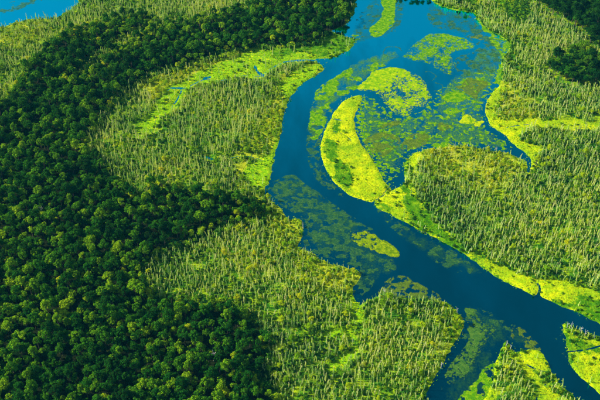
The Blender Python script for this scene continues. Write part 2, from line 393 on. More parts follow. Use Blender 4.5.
# ------------------------------------------------------------------ floating plants
def blobs(scale, thr, dens, seed, k=2.0):
    """holes: separate rounded clumps, denser where the slow noise is high"""
    def f(x, y, s):
        d = fbm(x, y, 16, 2, seed+2)
        w = np.minimum(worley(x, y, scale, seed), worley(x, y, scale*.55, seed+40)*1.25)
        edge = np.clip(1-s/9, 0, 1)
        return (thr+dens*d-.10-.30*edge+fbm(x, y, 5, 3, seed+4)*.35-w)*k
    return f
def flecks(scale, thr, seed, k=5.0, edge=0.0):
    def f(x, y, s):
        return (fbm(x, y, scale, 5, seed)-thr-edge*np.exp(-np.maximum(s, 0)/6))*k
    return f
def both(a, b, px0, width):
    """solid on one side of a photo line, broken into clumps on the other"""
    w0 = ground([px0])[0]
    def f(x, y, s):
        t = np.clip(((x-w0[0])*width[0]+(y-w0[1])*width[1]), -40, 40)
        return np.maximum(a(x, y, s), t*.22+fbm(x, y, 5, 4, 77)*5-3.0*np.clip(1-s/4, 0, 1))
    return f
def mat(name, label, px, m, cut=None, res=.9, kind=None, cat='plant mat', group=None, rough=2.3, top=.12, seed=5):
    o = sheet(name, wpoly(px), res, m, top=top, slope=.2, rough=rough, bumps=.10, cut=cut, low=-.12, seed=seed)
    tag(o, label, None if kind else cat, group, kind); return o
def film_material(name, a, b, most):
    m, n, l, p = newmat(name)
    g = n.new('ShaderNodeNewGeometry').outputs['Position']
    mp = n.new('ShaderNodeMapping'); mp.inputs['Scale'].default_value = (1, .6, 1); mp.inputs['Rotation'].default_value = (0, 0, -.6); l.new(g, mp.inputs['Vector'])
    n1 = noise_node(n, l, mp.outputs[0], .07, 7, .68); n2 = noise_node(n, l, g, .5, 5, .75)
    l.new(mix(n, l, ramp(n, l, n2, [(.35, (0, 0, 0)), (.65, (1, 1, 1))]), a, b), p.inputs['Base Color'])
    p.inputs['Roughness'].default_value = .9; p.inputs['Specular IOR Level'].default_value = 0
    at = n.new('ShaderNodeAttribute'); at.attribute_name = 'thick'
    f = mathn(n, l, 'ADD', mathn(n, l, 'MULTIPLY', mathn(n, l, 'SUBTRACT', n1, .5), 2.2), mathn(n, l, 'MULTIPLY', mathn(n, l, 'SUBTRACT', n2, .5), .9))
    f = mathn(n, l, 'ADD', f, mathn(n, l, 'MULTIPLY', at.outputs['Fac'], .62))
    l.new(ramp(n, l, f, [(.38, (0, 0, 0)), (.95, (most, most, most))]), p.inputs['Alpha'])
    return m
M_FILM = film_material('weed_under_water', (.010, .10, .05), (.06, .24, .03), .34)
M_FILM_G = film_material('green_weed_under_water', (.025, .18, .02), (.18, .44, .01), .72)
FILMS = [
 ('soft green weed under the surface of the wide pond', [(362,104),(376,98),(392,116),(420,114),(434,100),(444,80),(462,70),(484,40),(500,42),(506,56),(500,76),(488,96),(484,112),(490,128),(508,142),(516,152),(480,147),(440,146),(416,150),(402,164),(398,180),(390,180),(374,155),(361,136),(356,116)], M_FILM_G),
 ('dull weed under the surface of the inner river bend', [(268,186),(282,176),(298,175),(320,192),(342,208),(362,221),(378,232),(398,252),(404,266),(390,276),(372,290),(358,284),(358,270),(340,262),(318,255),(304,244),(305,230),(298,216),(282,206)], M_FILM),
 ('green weed under the shallow left of the crescent island', [(306,150),(306,122),(314,92),(330,78),(350,64),(372,54),(396,48),(402,58),(388,66),(372,74),(360,88),(344,99),(334,108),(327,122),(321,140),(322,162),(330,180),(322,176),(311,166)], M_FILM_G),
 ('weed shallows along the right bank', [(376,206),(395,217),(430,236),(470,258),(490,272),(484,280),(460,272),(432,262),(405,244),(384,224)], M_FILM),
 ('weed shallows around the bottom islet', [(464,306),(482,308),(505,318),(522,326),(540,346),(530,352),(512,346),(500,354),(492,384),(484,412),(440,412),(448,380),(462,350)], M_FILM),
 ('weed shallows of the upper river by the curved mat', [(350,34),(362,6),(380,-6),(404,-4),(408,12),(398,30),(384,40),(366,42),(352,50)], M_FILM),
 ('weed shallows in the far corner of the pond', [(428,2),(450,10),(474,14),(488,32),(480,44),(460,34),(434,30),(424,14)], M_FILM)]
for k, (lb, px, m) in enumerate(FILMS):
    o = sheet('submerged_weed', wpoly(px), 1.5, m, top=.03, slope=.01, rough=3, bumps=0, low=-.02, seed=60+k, fade=9.0)
    tag(o, lb, kind='stuff')
G = 'floating plant mats on the river'
mat('lily_mat', 'bright wedge-shaped mat of lily clumps beyond the crescent island', [(357,89),(367,78),(377,70),(393,67),(410,71),(423,79),(429,90),(431,101),(418,111),(407,116),(393,112),(385,104),(377,97),(371,92)],
    mat_material('lily_lime', [(.28, (.06, .28, .002)), (.46, (.28, .56, .002)), (.64, (.74, .80, .002))], .16), both(blobs(2.9, .71, .40, 121), None, (384, 84), (-.62, .78)), .8, group=G)
mat('lily_mat', 'green arrow-shaped lily mat in the wide upper pond', [(403,55),(412,46),(424,37),(437,33),(455,35),(472,42),(476,48),(462,50),(453,53),(456,63),(455,72),(447,74),(435,68),(430,64),(417,62),(408,59)],
    M_GREEN, blobs(2.8, .86, .5, 23), .85, group=G)
mat('algae_mat', 'curved green algae mat at the top of the river', [(380,-8),(394,-8),(396,8),(394,22),(388,31),(379,37),(371,36),(370,28),(378,21),(383,10)], M_GREEN, flecks(7, -.62, 25), .9, group=G)
mat('algae_mat', 'star-shaped olive algae mat in the upper pond', [(467,77),(476,79),(490,82),(486,87),(480,92),(477,100),(467,94),(460,90),(455,86),(463,84)], M_OLIVE, flecks(6, -.5, 27), .8, group=G)
mat('algae_mat', 'small green algae mat beside the star-shaped mat', [(441,98),(450,92),(462,93),(467,97),(462,102),(450,103)], M_GREEN, flecks(6, -.5, 29), .8, group=G)
mat('algae_mat', 'olive algae mat touching the crescent island\'s far side', [(364,141),(374,134),(385,132),(398,136),(402,143),(395,149),(384,157),(375,155),(368,149)], M_OLIVE, flecks(7, -.35, 31), .8, group=G)
mat('algae_mat', 'olive algae mat off the dead-tree bank in the pond', [(402,141),(410,135),(425,133),(431,138),(424,146),(410,149),(402,149)], M_OLIVE, flecks(7, -.45, 33), .8, group=G)
mat('algae_mat', 'thin yellow-green algae streak in the middle of the pond', [(378,128),(388,122),(402,119),(407,122),(396,126),(384,130)], M_OLIVE, flecks(6, -.3, 35), .8, group=G)
for k, (cx, cy, rx, ry, lb) in enumerate(((467,120,8,4.5,'round yellow-green algae mat near the right shore of the pond'), (453,111,8,4,'flat green algae mat in the right part of the pond'),
        (444,127,7,4,'small olive algae mat in front of the dead-tree bank'), (478,123,6,3,'tiny green algae mat close to the right shore'),
        (442,146,9,4,'yellow-green algae mat along the dead-tree bank'), (478,37,7,3,'small yellow-green mat at the upper right pond edge'))):
    a = np.linspace(0, 2*np.pi, 11)[:-1]; rr = 1+.25*np.sin(a*3+k)
    mat('algae_mat', lb, np.stack([cx+rx*rr*np.cos(a), cy+ry*rr*np.sin(a)], 1), (M_BRIGHT, M_GREEN, M_OLIVE)[k % 3], flecks(5, -.45, 61+k), .8, group=G, seed=7+k)
mat('sedge_mat', 'tapering yellow-green mat alone in the lower river', [(352,233),(360,231),(371,233),(384,240),(395,248),(400,256),(392,257),(380,254),(368,249),(352,241)], mat_material('sedge_dim', [(.28, (.05, .18, .006)), (.46, (.20, .34, .006)), (.66, (.50, .58, .004))]), both(flecks(3, -.2, 37), None, (372, 243), (.9, -.45)), .7, group=G, top=.3)
mat('algae_mat', 'olive fan of algae in front of the dead-tree marsh', [(377,294),(382,284),(392,277),(402,276),(416,281),(430,290),(441,299),(425,300),(402,298),(386,296)], M_OLIVE, flecks(4, -.15, 39), .8, group=G)
mat('lily_mat', 'long band of dull green lily clumps in the lower river', [(464,309),(475,309),(479,317),(492,326),(493,333),(486,342),(481,354),(472,368),(461,384),(450,384),(444,376),(452,362),(461,350),(467,340),(467,326)],
    mat_material('lily_dull', [(.28, (.03, .14, .03)), (.5, (.08, .22, .03)), (.7, (.18, .32, .04))]), blobs(3.6, .90, .5, 41), .7, group=G)
mat('algae_mat', 'dark green algae skirt along the bottom islet', [(497,361),(488,366),(480,372),(472,384),(460,396),(452,412),(486,412),(492,384)], M_GREEN, flecks(5, -.25, 43), .7, group=G)
mat('algae_mat', 'dark olive fan of weed off the bottom islet', [(513,322),(522,326),(532,336),(541,349),(530,351),(520,343),(511,336)], M_OLIVE, flecks(4, .0, 45), .7, group=G)
mat('algae_mat', 'broad pale green algae shallow left of the crescent island', [(309,135),(310,113),(317,90),(333,78),(350,67),(366,60),(384,60),(390,65),(374,71),(360,86),(347,97),(336,106),(328,118),(322,132),(316,140)], M_GREEN, flecks(10, -.08, 47, 4), .9, group=G)
mat('algae_mat', 'green shallow of algae at the forest meadow\'s river spit', [(322,70),(330,58),(345,50),(356,42),(360,36),(350,36)], M_GREEN, flecks(6, .05, 49), .9, group=G)
mat('algae_mat', 'green streak of algae on the lake in the upper left', [(-10,8),(5,3),(20,0),(40,-4),(44,0),(28,6),(10,12),(-10,14)], M_TEAL, flecks(9, -.1, 51), 1.2, group=G)
SPECKS = [
 ('flecks of dull weed over the inner river bend', [(268,186),(280,178),(292,175),(302,180),(318,192),(338,207),(356,219),(374,230),(352,232),(356,246),(385,258),(398,262),(396,272),(376,272),(372,288),(360,296),(357,282),(358,270),(340,262),(320,255),(305,246),(306,230),(300,216),(284,208),(272,196)], M_TEAL, flecks(5, -.14, 52), .7),
 ('lily flecks strung along the crescent island', [(308,125),(316,124),(321,140),(319,158),(326,174),(338,188),(345,197),(330,192),(318,182),(309,165),(306,145)], M_TEAL, flecks(5, -.04, 53), .7),
 ('weed flecks along the right river bank', [(378,210),(392,218),(408,227),(426,238),(446,247),(462,256),(472,266),(470,274),(455,272),(432,260),(424,250),(405,240),(388,225)], M_TEAL, flecks(6, .04, 54), .7),
 ('scattered lily pads over the wide upper pond', [(362,102),(380,99),(395,114),(420,112),(432,100),(442,88),(462,76),(480,72),(500,70),(494,90),(484,105),(486,128),(505,140),(515,152),(480,147),(440,146),(416,150),(400,176),(388,176),(372,155),(360,135),(357,118)], M_GREEN, flecks(3.4, .06, 55), .7),
 ('pale submerged weed over the far pond', [(430,10),(450,12),(470,16),(484,32),(500,40),(506,52),(500,72),(480,74),(460,76),(455,60),(470,52),(478,46),(460,34),(432,26)], M_TEAL, flecks(6, .0, 56), .9),
 ('submerged weed beside the curved top mat', [(360,8),(378,4),(382,14),(372,24),(366,36),(356,34)], M_TEAL, flecks(6, .05, 57), .9),
 ('submerged weed right of the curved top mat', [(397,2),(404,10),(400,26),(390,34),(395,18)], M_TEAL, flecks(6, .05, 58), .9),
 ('loose weed flecks in the lower river', [(488,318),(500,320),(517,325),(512,332),(500,328),(490,324)], M_TEAL, flecks(5, -.05, 59), .6),
 ('small lily clumps beside the lower river band', [(470,300),(490,306),(500,330),(490,350),(470,380),(455,392),(440,392),(455,360),(462,330)], M_TEAL, flecks(5, .27, 60), .6),
 ('weed flecks off the lower right corner islet', [(555,336),(564,332),(568,352),(574,366),(566,362),(560,350)], M_TEAL, flecks(4, .12, 61), .6),
 ('green stippled weed along the crescent island\'s pond side', [(362,97),(357,111),(355,122),(359,138),(369,155),(379,170),(388,186),(395,184),(388,170),(378,152),(368,136),(364,120),(369,106),(370,98)], M_GREEN, flecks(2.4, -.10, 63), .6),
 ('weed fringe along the right pond shore', [(476,16),(488,30),(509,43),(512,52),(504,62),(502,86),(494,92),(496,70),(500,56),(488,40)], M_GREEN, flecks(7, -.2, 62), .9)]
for k, (lb, px, m, cut, res) in enumerate(SPECKS):
    mat('floating_weed', lb, px, m, cut, res, kind='stuff', rough=2.5, seed=20+k)
def ring(label, cx, cy, r, a0, a1, w, seed):
    c = ground([(cx, cy)])[0]; a = np.linspace(a0, a1, 28)
    rx = r*(1+.06*np.sin(a*5+seed)); pts = np.stack([c[0]+rx*np.cos(a), c[1]+rx*1.1*np.sin(a)], 1)
    i = np.stack([c[0]+(rx-w)*np.cos(a), c[1]+(rx-w)*1.1*np.sin(a)], 1)[::-1]
    o = sheet('weed_ring', np.concatenate([pts, i]), .6, M_TEAL, top=.1, slope=.12, rough=.7, bumps=.05, cut=flecks(3, -.45, seed), low=-.12, seed=seed)
    tag(o, label, 'weed ring', 'rings of weed on the pond')
ring('curled ring of weed just right of the lily wedge', 436, 87, 9, -2.2, 1.6, 2.0, 81)
ring('open loop of weed below the arrow-shaped lily mat', 428, 76, 10, -1.6, 1.9, 1.8, 83)
ring('pale oval loop of weed left of the arrow-shaped mat', 393, 52, 13, .2, 5.4, 2.2, 85)

# ------------------------------------------------------------------ plants: meshes
def tube(V, F, pts, radii, sides=6):
    pts = [Vector(p) for p in pts]; base = len(V)
    for i, p in enumerate(pts):
        d = (pts[min(i+1, len(pts)-1)]-pts[max(i-1, 0)]).normalized()
        s = d.cross(Vector((.31, .95, .12))).normalized(); t = d.cross(s)
        for k in range(sides):
            a = 2*math.pi*k/sides
            V.append(tuple(p+(s*math.cos(a)+t*math.sin(a))*radii[i]))
    for i in range(len(pts)-1):
        for k in range(sides):
            a = base+i*sides+k; b = base+i*sides+(k+1) % sides
            F.append((a, b, b+sides, a+sides))
    top = base+(len(pts)-1)*sides
    F.append(tuple(top+k for k in (0, 1, 2, 3))) if sides == 4 else [F.append((top, top+k, top+k+1, top)) for k in ()]
    return V, F
def leaves(r, P, N, size, flat=.45):
    """leaf faces at P facing about N"""
    n = len(P)
    N = N + r.normal(0, flat, (n, 3)); N /= np.linalg.norm(N, axis=1)[:, None]
    T = np.cross(N, r.normal(0, 1, (n, 3))); T /= np.linalg.norm(T, axis=1)[:, None]
    B = np.cross(N, T); s = (size*r.uniform(.65, 1.25, n))[:, None]
    V = np.stack([P-T*s*.62, P-B*s*.42+N*s*.10, P+T*s*.62, P+B*s*.42-N*s*.05], 1).reshape(-1, 3)
    return V, np.arange(n*4).reshape(n, 4)
def crown_geo(seed, rad, zc, hz, nl, per, size, lob=.40, low=-.35):
    r = np.random.default_rng(seed); PP = []; NN = []; ax, ay = r.uniform(.58, .90, 2)
    for k in range(nl):
        z = r.uniform(low, 1); a = r.uniform(0, 2*np.pi) if k else 0
        if k == 0: z = 1
        q = math.sqrt(max(0, 1-z*z))*r.uniform(.55, 1.05)
        c = np.array([q*math.cos(a)*rad*ax, q*math.sin(a)*rad*ay, zc+z*hz*.68])+r.normal(0, rad*.10, 3)
        lr = rad*lob*r.uniform(.7, 1.25)
        d = r.normal(0, 1, (per, 3)); d[:, 2] += .35; d /= np.linalg.norm(d, axis=1)[:, None]
        PP.append(c+d*lr*r.uniform(.72, 1.12, (per, 1))*np.array([1, 1, .85])); NN.append(d)
    return leaves(r, np.concatenate(PP), np.concatenate(NN), size)
def trunk_geo(seed, h, r0, limbs, spread, lean=.3):
    r = random.Random(seed); V = []; F = []
    lx, ly = r.uniform(-lean, lean), r.uniform(-lean, lean)
    P = [(lx*t*t*h*.2, ly*t*t*h*.2, -.4+(h+.4)*t) for t in (0, .12, .4, .7, 1)]
    tube(V, F, P, [r0*1.35, r0, r0*.8, r0*.55, r0*.22])
    for k in range(limbs):
        t = r.uniform(.42, .9); a = 6.283*k/max(limbs, 1)+r.uniform(-.5, .5); L = spread*r.uniform(.6, 1.15)*(1.15-t*.6)
        b = Vector((lx*t*t*h*.2, ly*t*t*h*.2, h*t))
        m = b+Vector((math.cos(a)*L*.55, math.sin(a)*L*.55, L*.35)); e = b+Vector((math.cos(a)*L, math.sin(a)*L, L*.95))
        tube(V, F, [b, m, e], [r0*.42, r0*.3, r0*.12], 4)
    return np.array(V), np.array(F)
def column_geo(seed, h, w, n, size, z0=.12):
    """leafy regrowth and vines round a standing dead trunk, drawn up to a point"""
    r = np.random.default_rng(seed); t = r.beta(1.25, 1.35, n); a = r.uniform(0, 2*np.pi, n)
    lump = 1+.45*np.sin(t*9+seed)*np.cos(a*2+seed)
    rr = w*(1-t)**.55*r.uniform(.35, 1.05, n)*lump+.12
    P = np.stack([rr*np.cos(a), rr*np.sin(a), h*(z0+(.97-z0)*t)], 1)
    N = np.stack([np.cos(a), np.sin(a), np.full(n, .35)], 1)
    return leaves(r, P, N, size, .35)
def join(parts):
    V = []; F = []; mi = []; off = 0
    for k, (v, f) in enumerate(parts):
        V.append(v); F.append(f+off); mi += [k]*len(f); off += len(v)
    return np.concatenate(V), np.concatenate(F), mi

SPECIES = {}      # kind -> list of variants, each a list of (part name, mesh) and one joined mesh
def variant(kind, parts):
    """parts: (name, geometry, material)"""
    pm = [(nm, mesh_np(kind+'_'+nm, g[0], g[1], [m])) for nm, g, m in parts]
    V, F, mi = join([g for _, g, _ in parts])
    jm = mesh_np(kind, V, F, [m for *_, m in parts], mi)
    SPECIES.setdefault(kind, []).append((pm, jm))
for s in range(9):
    h = (11, 13.5, 9.5, 12, 15, 10.5, 12.5, 9, 13)[s]; rad = (3.9, 4.6, 3.2, 4.2, 4.0, 3.6, 5.0, 3.0, 3.6)[s]; nl = (24, 28, 18, 15, 26, 20, 30, 16, 13)[s]
    variant('forest', [('trunk', trunk_geo(s, h*.9, .30, 6, 2.6), M_BARK), ('crown', crown_geo(100+s, rad, h*.74, (3.4, 4.2, 2.9, 3.4, 5.2, 3.0, 3.6, 2.8, 4.4)[s], int(nl*1.35), 50, .60, .25), M_LEAF)])
for s in range(4):
    h = 12+1.5*s
    variant('dark', [('trunk', trunk_geo(20+s, h*.9, .34, 6, 2.8), M_BARK), ('crown', crown_geo(120+s, 4.3+.4*s, h*.70, 4.6, 34, 50, .62, .25), M_LEAF_SHADE)])
for s in range(3):
    variant('yellow', [('trunk', trunk_geo(30+s, 8.6, .24, 5, 2.2), M_BARK), ('crown', crown_geo(130+s, 3.1+.3*s, 6.6, 3.0, 13, 58, .70), M_LEAF_Y)])
for s in range(3):
    variant('pale', [('trunk', trunk_geo(50+s, 8.5+s, .36, 6, 1.5, .5), M_SNAG), ('dry_leaves', column_geo(150+s, 7.5+s, .8, 44, .55, .25), M_PALELEAF)])
for s in range(4):
    variant('leafy', [('trunk', trunk_geo(60+s, 9+.9*s, .30, 4, 1.3, .5), M_SNAG), ('leaf_column', column_geo(160+s, 9.0+.9*s, .72+.12*(s % 3), 92, .54, .06), M_SNAGLEAF)])
for s in range(3):
    variant('bush', [('stems', trunk_geo(80+s, 1.2, .06, 4, .6), M_BARK), ('leaves', crown_geo(180+s, 1.7, 1.0, 1.2, 6, 24, .62, .5, -.1), M_BRUSH)])
for s in range(2):
    variant('ybush', [('stems', trunk_geo(90+s, 1.4, .06, 4, .6), M_BARK), ('leaves', crown_geo(190+s, 1.8, 1.2, 1.4, 6, 24, .60, .5, -.1), M_LEAF_Y)])
def tuft_geo(seed):
    r = np.random.default_rng(seed); n = 26; a = r.uniform(0, 6.283, n); q = r.uniform(.1, .8, n)
    P = np.stack([q*np.cos(a), q*np.sin(a), r.uniform(.15, .75, n)*(1.1-.6*q)], 1); N = np.stack([np.cos(a)*.6, np.sin(a)*.6, np.full(n, .8)], 1)
    return leaves(r, P, N, .42)
for s in range(3):
    variant('tuft', [('stems', trunk_geo(95+s, .7, .03, 3, .3), M_BARK), ('blades', tuft_geo(210+s), M_SEDGE)])
    variant('gtuft', [('stems', trunk_geo(95+s, .7, .03, 3, .3), M_BARK), ('blades', tuft_geo(220+s), M_LUSH)])
VI = {}; ALLV = []
for k, vs_ in SPECIES.items():
    VI[k] = list(range(len(ALLV), len(ALLV)+len(vs_))); ALLV += [(k, pm, jm) for pm, jm in vs_]

# ------------------------------------------------------------------ plants: where they stand
def jitter_grid(step, seed):
    r = np.random.default_rng(seed); lo, hi = np.array([-560., 360.]), np.array([560., 1330.])
    gx, gy = np.meshgrid(np.arange(lo[0], hi[0], step), np.arange(lo[1], hi[1], step*.9))
    gx = gx+(np.arange(gx.shape[0]) % 2)[:, None]*step*.5
    p = np.stack([gx.ravel(), gy.ravel()], 1) + r.uniform(-.42, .42, (gx.size, 2))*step
    q, _ = photo(p, 6.0)
    return p[(q[:, 0] > -45) & (q[:, 0] < 645) & (q[:, 1] > -40) & (q[:, 1] < 436)]
LANDS = [wpoly(p) for p in (LEFT_BANK, RIGHT_BANK, ISLAND_BR, ISLAND_CORNER)]
def land_sd(p):
    s = np.full(len(p), -99.0)
    for P in LANDS: s = np.maximum(s, sdist(p[:, 0], p[:, 1], P))
    for sp, w in stream_w: s = np.minimum(s, seg_dist(p[:, 0], p[:, 1], sp[:-1], sp[1:])-w-.8)
    return s
def in_polys(p, polys, grow=0.0, rough=5, seed=3):
    q = fbm(p[:, 0], p[:, 1], 14, 2, seed)*rough; r = np.full(len(p), -99.0)
    for P in polys: r = np.maximum(r, sdist(p[:, 0], p[:, 1], P))
    return r+q+grow > 0
PTS = []      # x, y, variant, rotation, scale xy, scale z
def put(p, kinds, weights, smin, smax, seed, zvar=.2, lean=.03):
    r = np.random.default_rng(seed); k = r.choice(len(kinds), len(p), p=np.array(weights)/sum(weights))
    for (x, y), c in zip(p, k):
        s = r.uniform(smin, smax)
        PTS.append((x, y, int(r.choice(VI[kinds[c]])), r.uniform(0, 6.283), s, s*r.uniform(1-zvar, 1+zvar), r.normal(0, lean), r.normal(0, lean)))
p = jitter_grid(6.2, 1); p = p[land_sd(p) > 1]
f = in_polys(p, [FOREST_W], 0, 7) | in_polys(p, [FTR_W], 0, 5) | in_polys(p, [CTR_W], 0, 2)
fp = p[f]
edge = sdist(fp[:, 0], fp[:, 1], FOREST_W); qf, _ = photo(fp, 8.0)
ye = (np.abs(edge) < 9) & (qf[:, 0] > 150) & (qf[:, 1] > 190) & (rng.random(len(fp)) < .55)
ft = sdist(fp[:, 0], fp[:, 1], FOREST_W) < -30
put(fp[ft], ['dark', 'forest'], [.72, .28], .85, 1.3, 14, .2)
put(fp[~ye & ~ft], ['forest', 'yellow'], [.975, .025], .58, 1.30, 4, .30)
put(fp[ye & ~ft], ['yellow', 'forest'], [.75, .25], .65, 1.05, 5)
p = jitter_grid(3.3, 2); s = land_sd(p); bare = in_polys(p, BRIGHT_P, 0, 9) | in_polys(p, DARK_P[:1], 0, 2)
fo = in_polys(p, [FOREST_W, FTR_W, CTR_W], 2.5, 5)
yz = in_polys(p, YEL_P, 0, 10)
bare &= ~(rng.random(len(p)) < np.where(in_polys(p, BRIGHT_P[:3], 0, 3), .14, .03))
keep = (s > 2.5) & ~bare & ~fo
clump = fbm(p[:, 0], p[:, 1], 22, 2, 91)
keep &= (clump > -.30) | (rng.random(len(p)) < .35)
keep &= ~(yz & (rng.random(len(p)) < .45))
put(p[keep & ~yz], ['pale', 'leafy', 'yellow'], [.18, .79, .03], .38, .95, 6, .4, .10)
put(p[keep & yz], ['pale', 'leafy', 'yellow'], [.18, .72, .10], .36, .88, 7, .4, .10)
p = jitter_grid(3.0, 3); s = land_sd(p); bare = in_polys(p, BRIGHT_P, -1, 4)
fo = in_polys(p, [FOREST_W, FTR_W, CTR_W], -2, 4); yz = in_polys(p, YEL_P, 0, 10)
k0 = (s > 1.2) & ~fo & (~bare | (rng.random(len(p)) < .05)) & (fbm(p[:, 0], p[:, 1], 9, 2, 95) > -.35)
put(p[k0 & ~yz], ['bush', 'ybush'], [.93, .07], .45, 1.15, 8)
put(p[k0 & yz], ['bush', 'ybush'], [.30, .70], .45, 1.15, 9)
p = jitter_grid(2.3, 5); isl = wpoly(CRESCENT)
s = np.maximum(land_sd(p), sdist(p[:, 0], p[:, 1], isl)); b = (in_polys(p, BRIGHT_P, 1, 4) | in_polys(p, [isl], 0, 1)) & (s > .8)
b &= ~in_polys(p, [FOREST_W, FTR_W, CTR_W], -2, 4) & (fbm(p[:, 0], p[:, 1], 7, 3, 97) > -.12)
dz = in_polys(p, DARK_P, -1, 6, 43)
shore = (s > -2.6) & (s < 1.2) & (rng.random(len(p)) < .42) & (fbm(p[:, 0], p[:, 1], 12, 2, 99) > -.25)
put(p[shore], ['tuft', 'gtuft', 'bush'], [.45, .52, .03], .4, 1.0, 16, .3)
lu = sdist(p[:, 0], p[:, 1], LANDS[0]) > -5
put(p[b & ~dz & ~lu], ['tuft', 'gtuft', 'bush'], [.80, .185, .015], .45, 1.15, 10, .3)
put(p[b & ~dz & lu], ['tuft', 'gtuft', 'bush'], [.36, .61, .03], .45, 1.15, 15, .3)
put(p[b & dz], ['tuft', 'gtuft', 'bush'], [.22, .68, .10], .4, 1.0, 12, .3)
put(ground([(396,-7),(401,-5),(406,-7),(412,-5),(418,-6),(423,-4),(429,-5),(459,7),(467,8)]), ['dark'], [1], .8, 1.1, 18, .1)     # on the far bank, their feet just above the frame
p = jitter_grid(3.4, 6); e = in_polys(p, [FOREST_W], 7, 6) & ~in_polys(p, [FOREST_W], -4, 6) & (land_sd(p) > 2) & (rng.random(len(p)) < .6)
put(p[e], ['bush', 'ybush'], [.85, .15], 1.0, 2.2, 17, .3)
A = np.array(PTS); kinds = np.array([ALLV[int(v)][0] for v in A[:, 2]])
q, dist = photo(A[:, :2], np.where(np.isin(kinds, ['bush', 'ybush', 'tuft', 'gtuft']), 1.0, 6.0))
view = (q[:, 0] > 1) & (q[:, 0] < 599) & (q[:, 1] > 2) & (q[:, 1] < 398)
print('plants', {k: int((kinds == k).sum()) for k in VI}, 'in view', {k: int(((kinds == k) & view).sum()) for k in VI})

# ------------------------------------------------------------------ plants: the nearest as individuals
NAMES = {'forest': 'broadleaf_tree', 'yellow': 'broadleaf_tree', 'pale': 'dead_tree', 'leafy': 'dead_tree'}
def where(x, y):
    for (mx, my), r, w in (((112, 303), 26, 'close around the wide grey leafless tree'), ((214, 352), 22, 'around the small grey leafless tree')):
        if math.hypot(x-mx, y-my) < r: return w
    if y > 362 and x < 70: return 'in the bottom left corner'
    if y > 362: return 'along the bottom edge, '+('left of centre' if x < 150 else 'near the dead-tree marsh' if x > 220 else 'in mid forest')
    if x < 45: return 'along the left picture edge'
    if x > 225: return 'on the forest edge facing the dead-tree marsh'
    if x < 115: return 'in the left half of the near forest'
    return 'in the right half of the near forest'
def where_snag(x, y):
    if x > 555: return 'on the corner islet with the white snags'
    if x > 480: return 'on the bright islet at the bottom edge'
    if x > 425: return 'at the river tip of the marsh point'
    if x > 370: return 'on the marsh point right of the green creek'
    if y > 372: return 'along the bottom edge of the marsh'
    if x > 325: return 'around the green creek in the marsh'
    return 'in the marsh just right of the near forest'
def bulk(s): return 'small' if s < .8 else 'big' if s > 1.12 else 'middling'
def bulk_snag(s): return 'short' if s < .6 else 'tall' if s > .8 else 'middling'
LOOK = {'forest': ('%s green broadleaf tree ', 'tree', 'trees of the near forest'),
        'yellow': ('%s yellowish loose-crowned tree ', 'tree', 'yellow trees of the near forest edge'),
        'pale': ('%s pale bare dead tree ', 'dead tree', 'bare dead trees of the near marsh'),
        'dark': ('%s tree with shade painted into its leaves ', 'tree', 'dark trees of the upper right corner'),
        'leafy': ('%s dead trunk wrapped in green leaves ', 'dead tree', 'leafy dead trunks of the near marsh')}
single = np.zeros(len(A), bool)
def plant(name, pm, loc, rot, sxy, sz):
    e = bpy.data.objects.new(name, None); COL.objects.link(e)
    e.empty_display_size = 1; e.location = loc; e.rotation_euler = rot; e.scale = (sxy, sxy, sz)
    for nm, me in pm: link(nm, me, e)
    return e
for fam in (('forest', 'yellow'), ('pale', 'leafy')):
    idx = np.where(view & np.isin(kinds, fam))[0]
    
    near = idx[np.argsort(dist[idx]/np.sqrt(A[idx, 4]))][:290]
    single[near] = True
    for i in near:
        k, pm, jm = ALLV[int(A[i, 2])]
        e = plant(NAMES[k], pm, (A[i, 0], A[i, 1], .35), (A[i, 6], A[i, 7], A[i, 3]), A[i, 4], A[i, 5])
        a, cat, grp = LOOK[k]
        tag(e, (a % bulk(A[i, 4]) + where(*q[i])) if fam[0] == 'forest' else (a % bulk_snag(A[i, 5]) + where_snag(*q[i])), cat, grp)

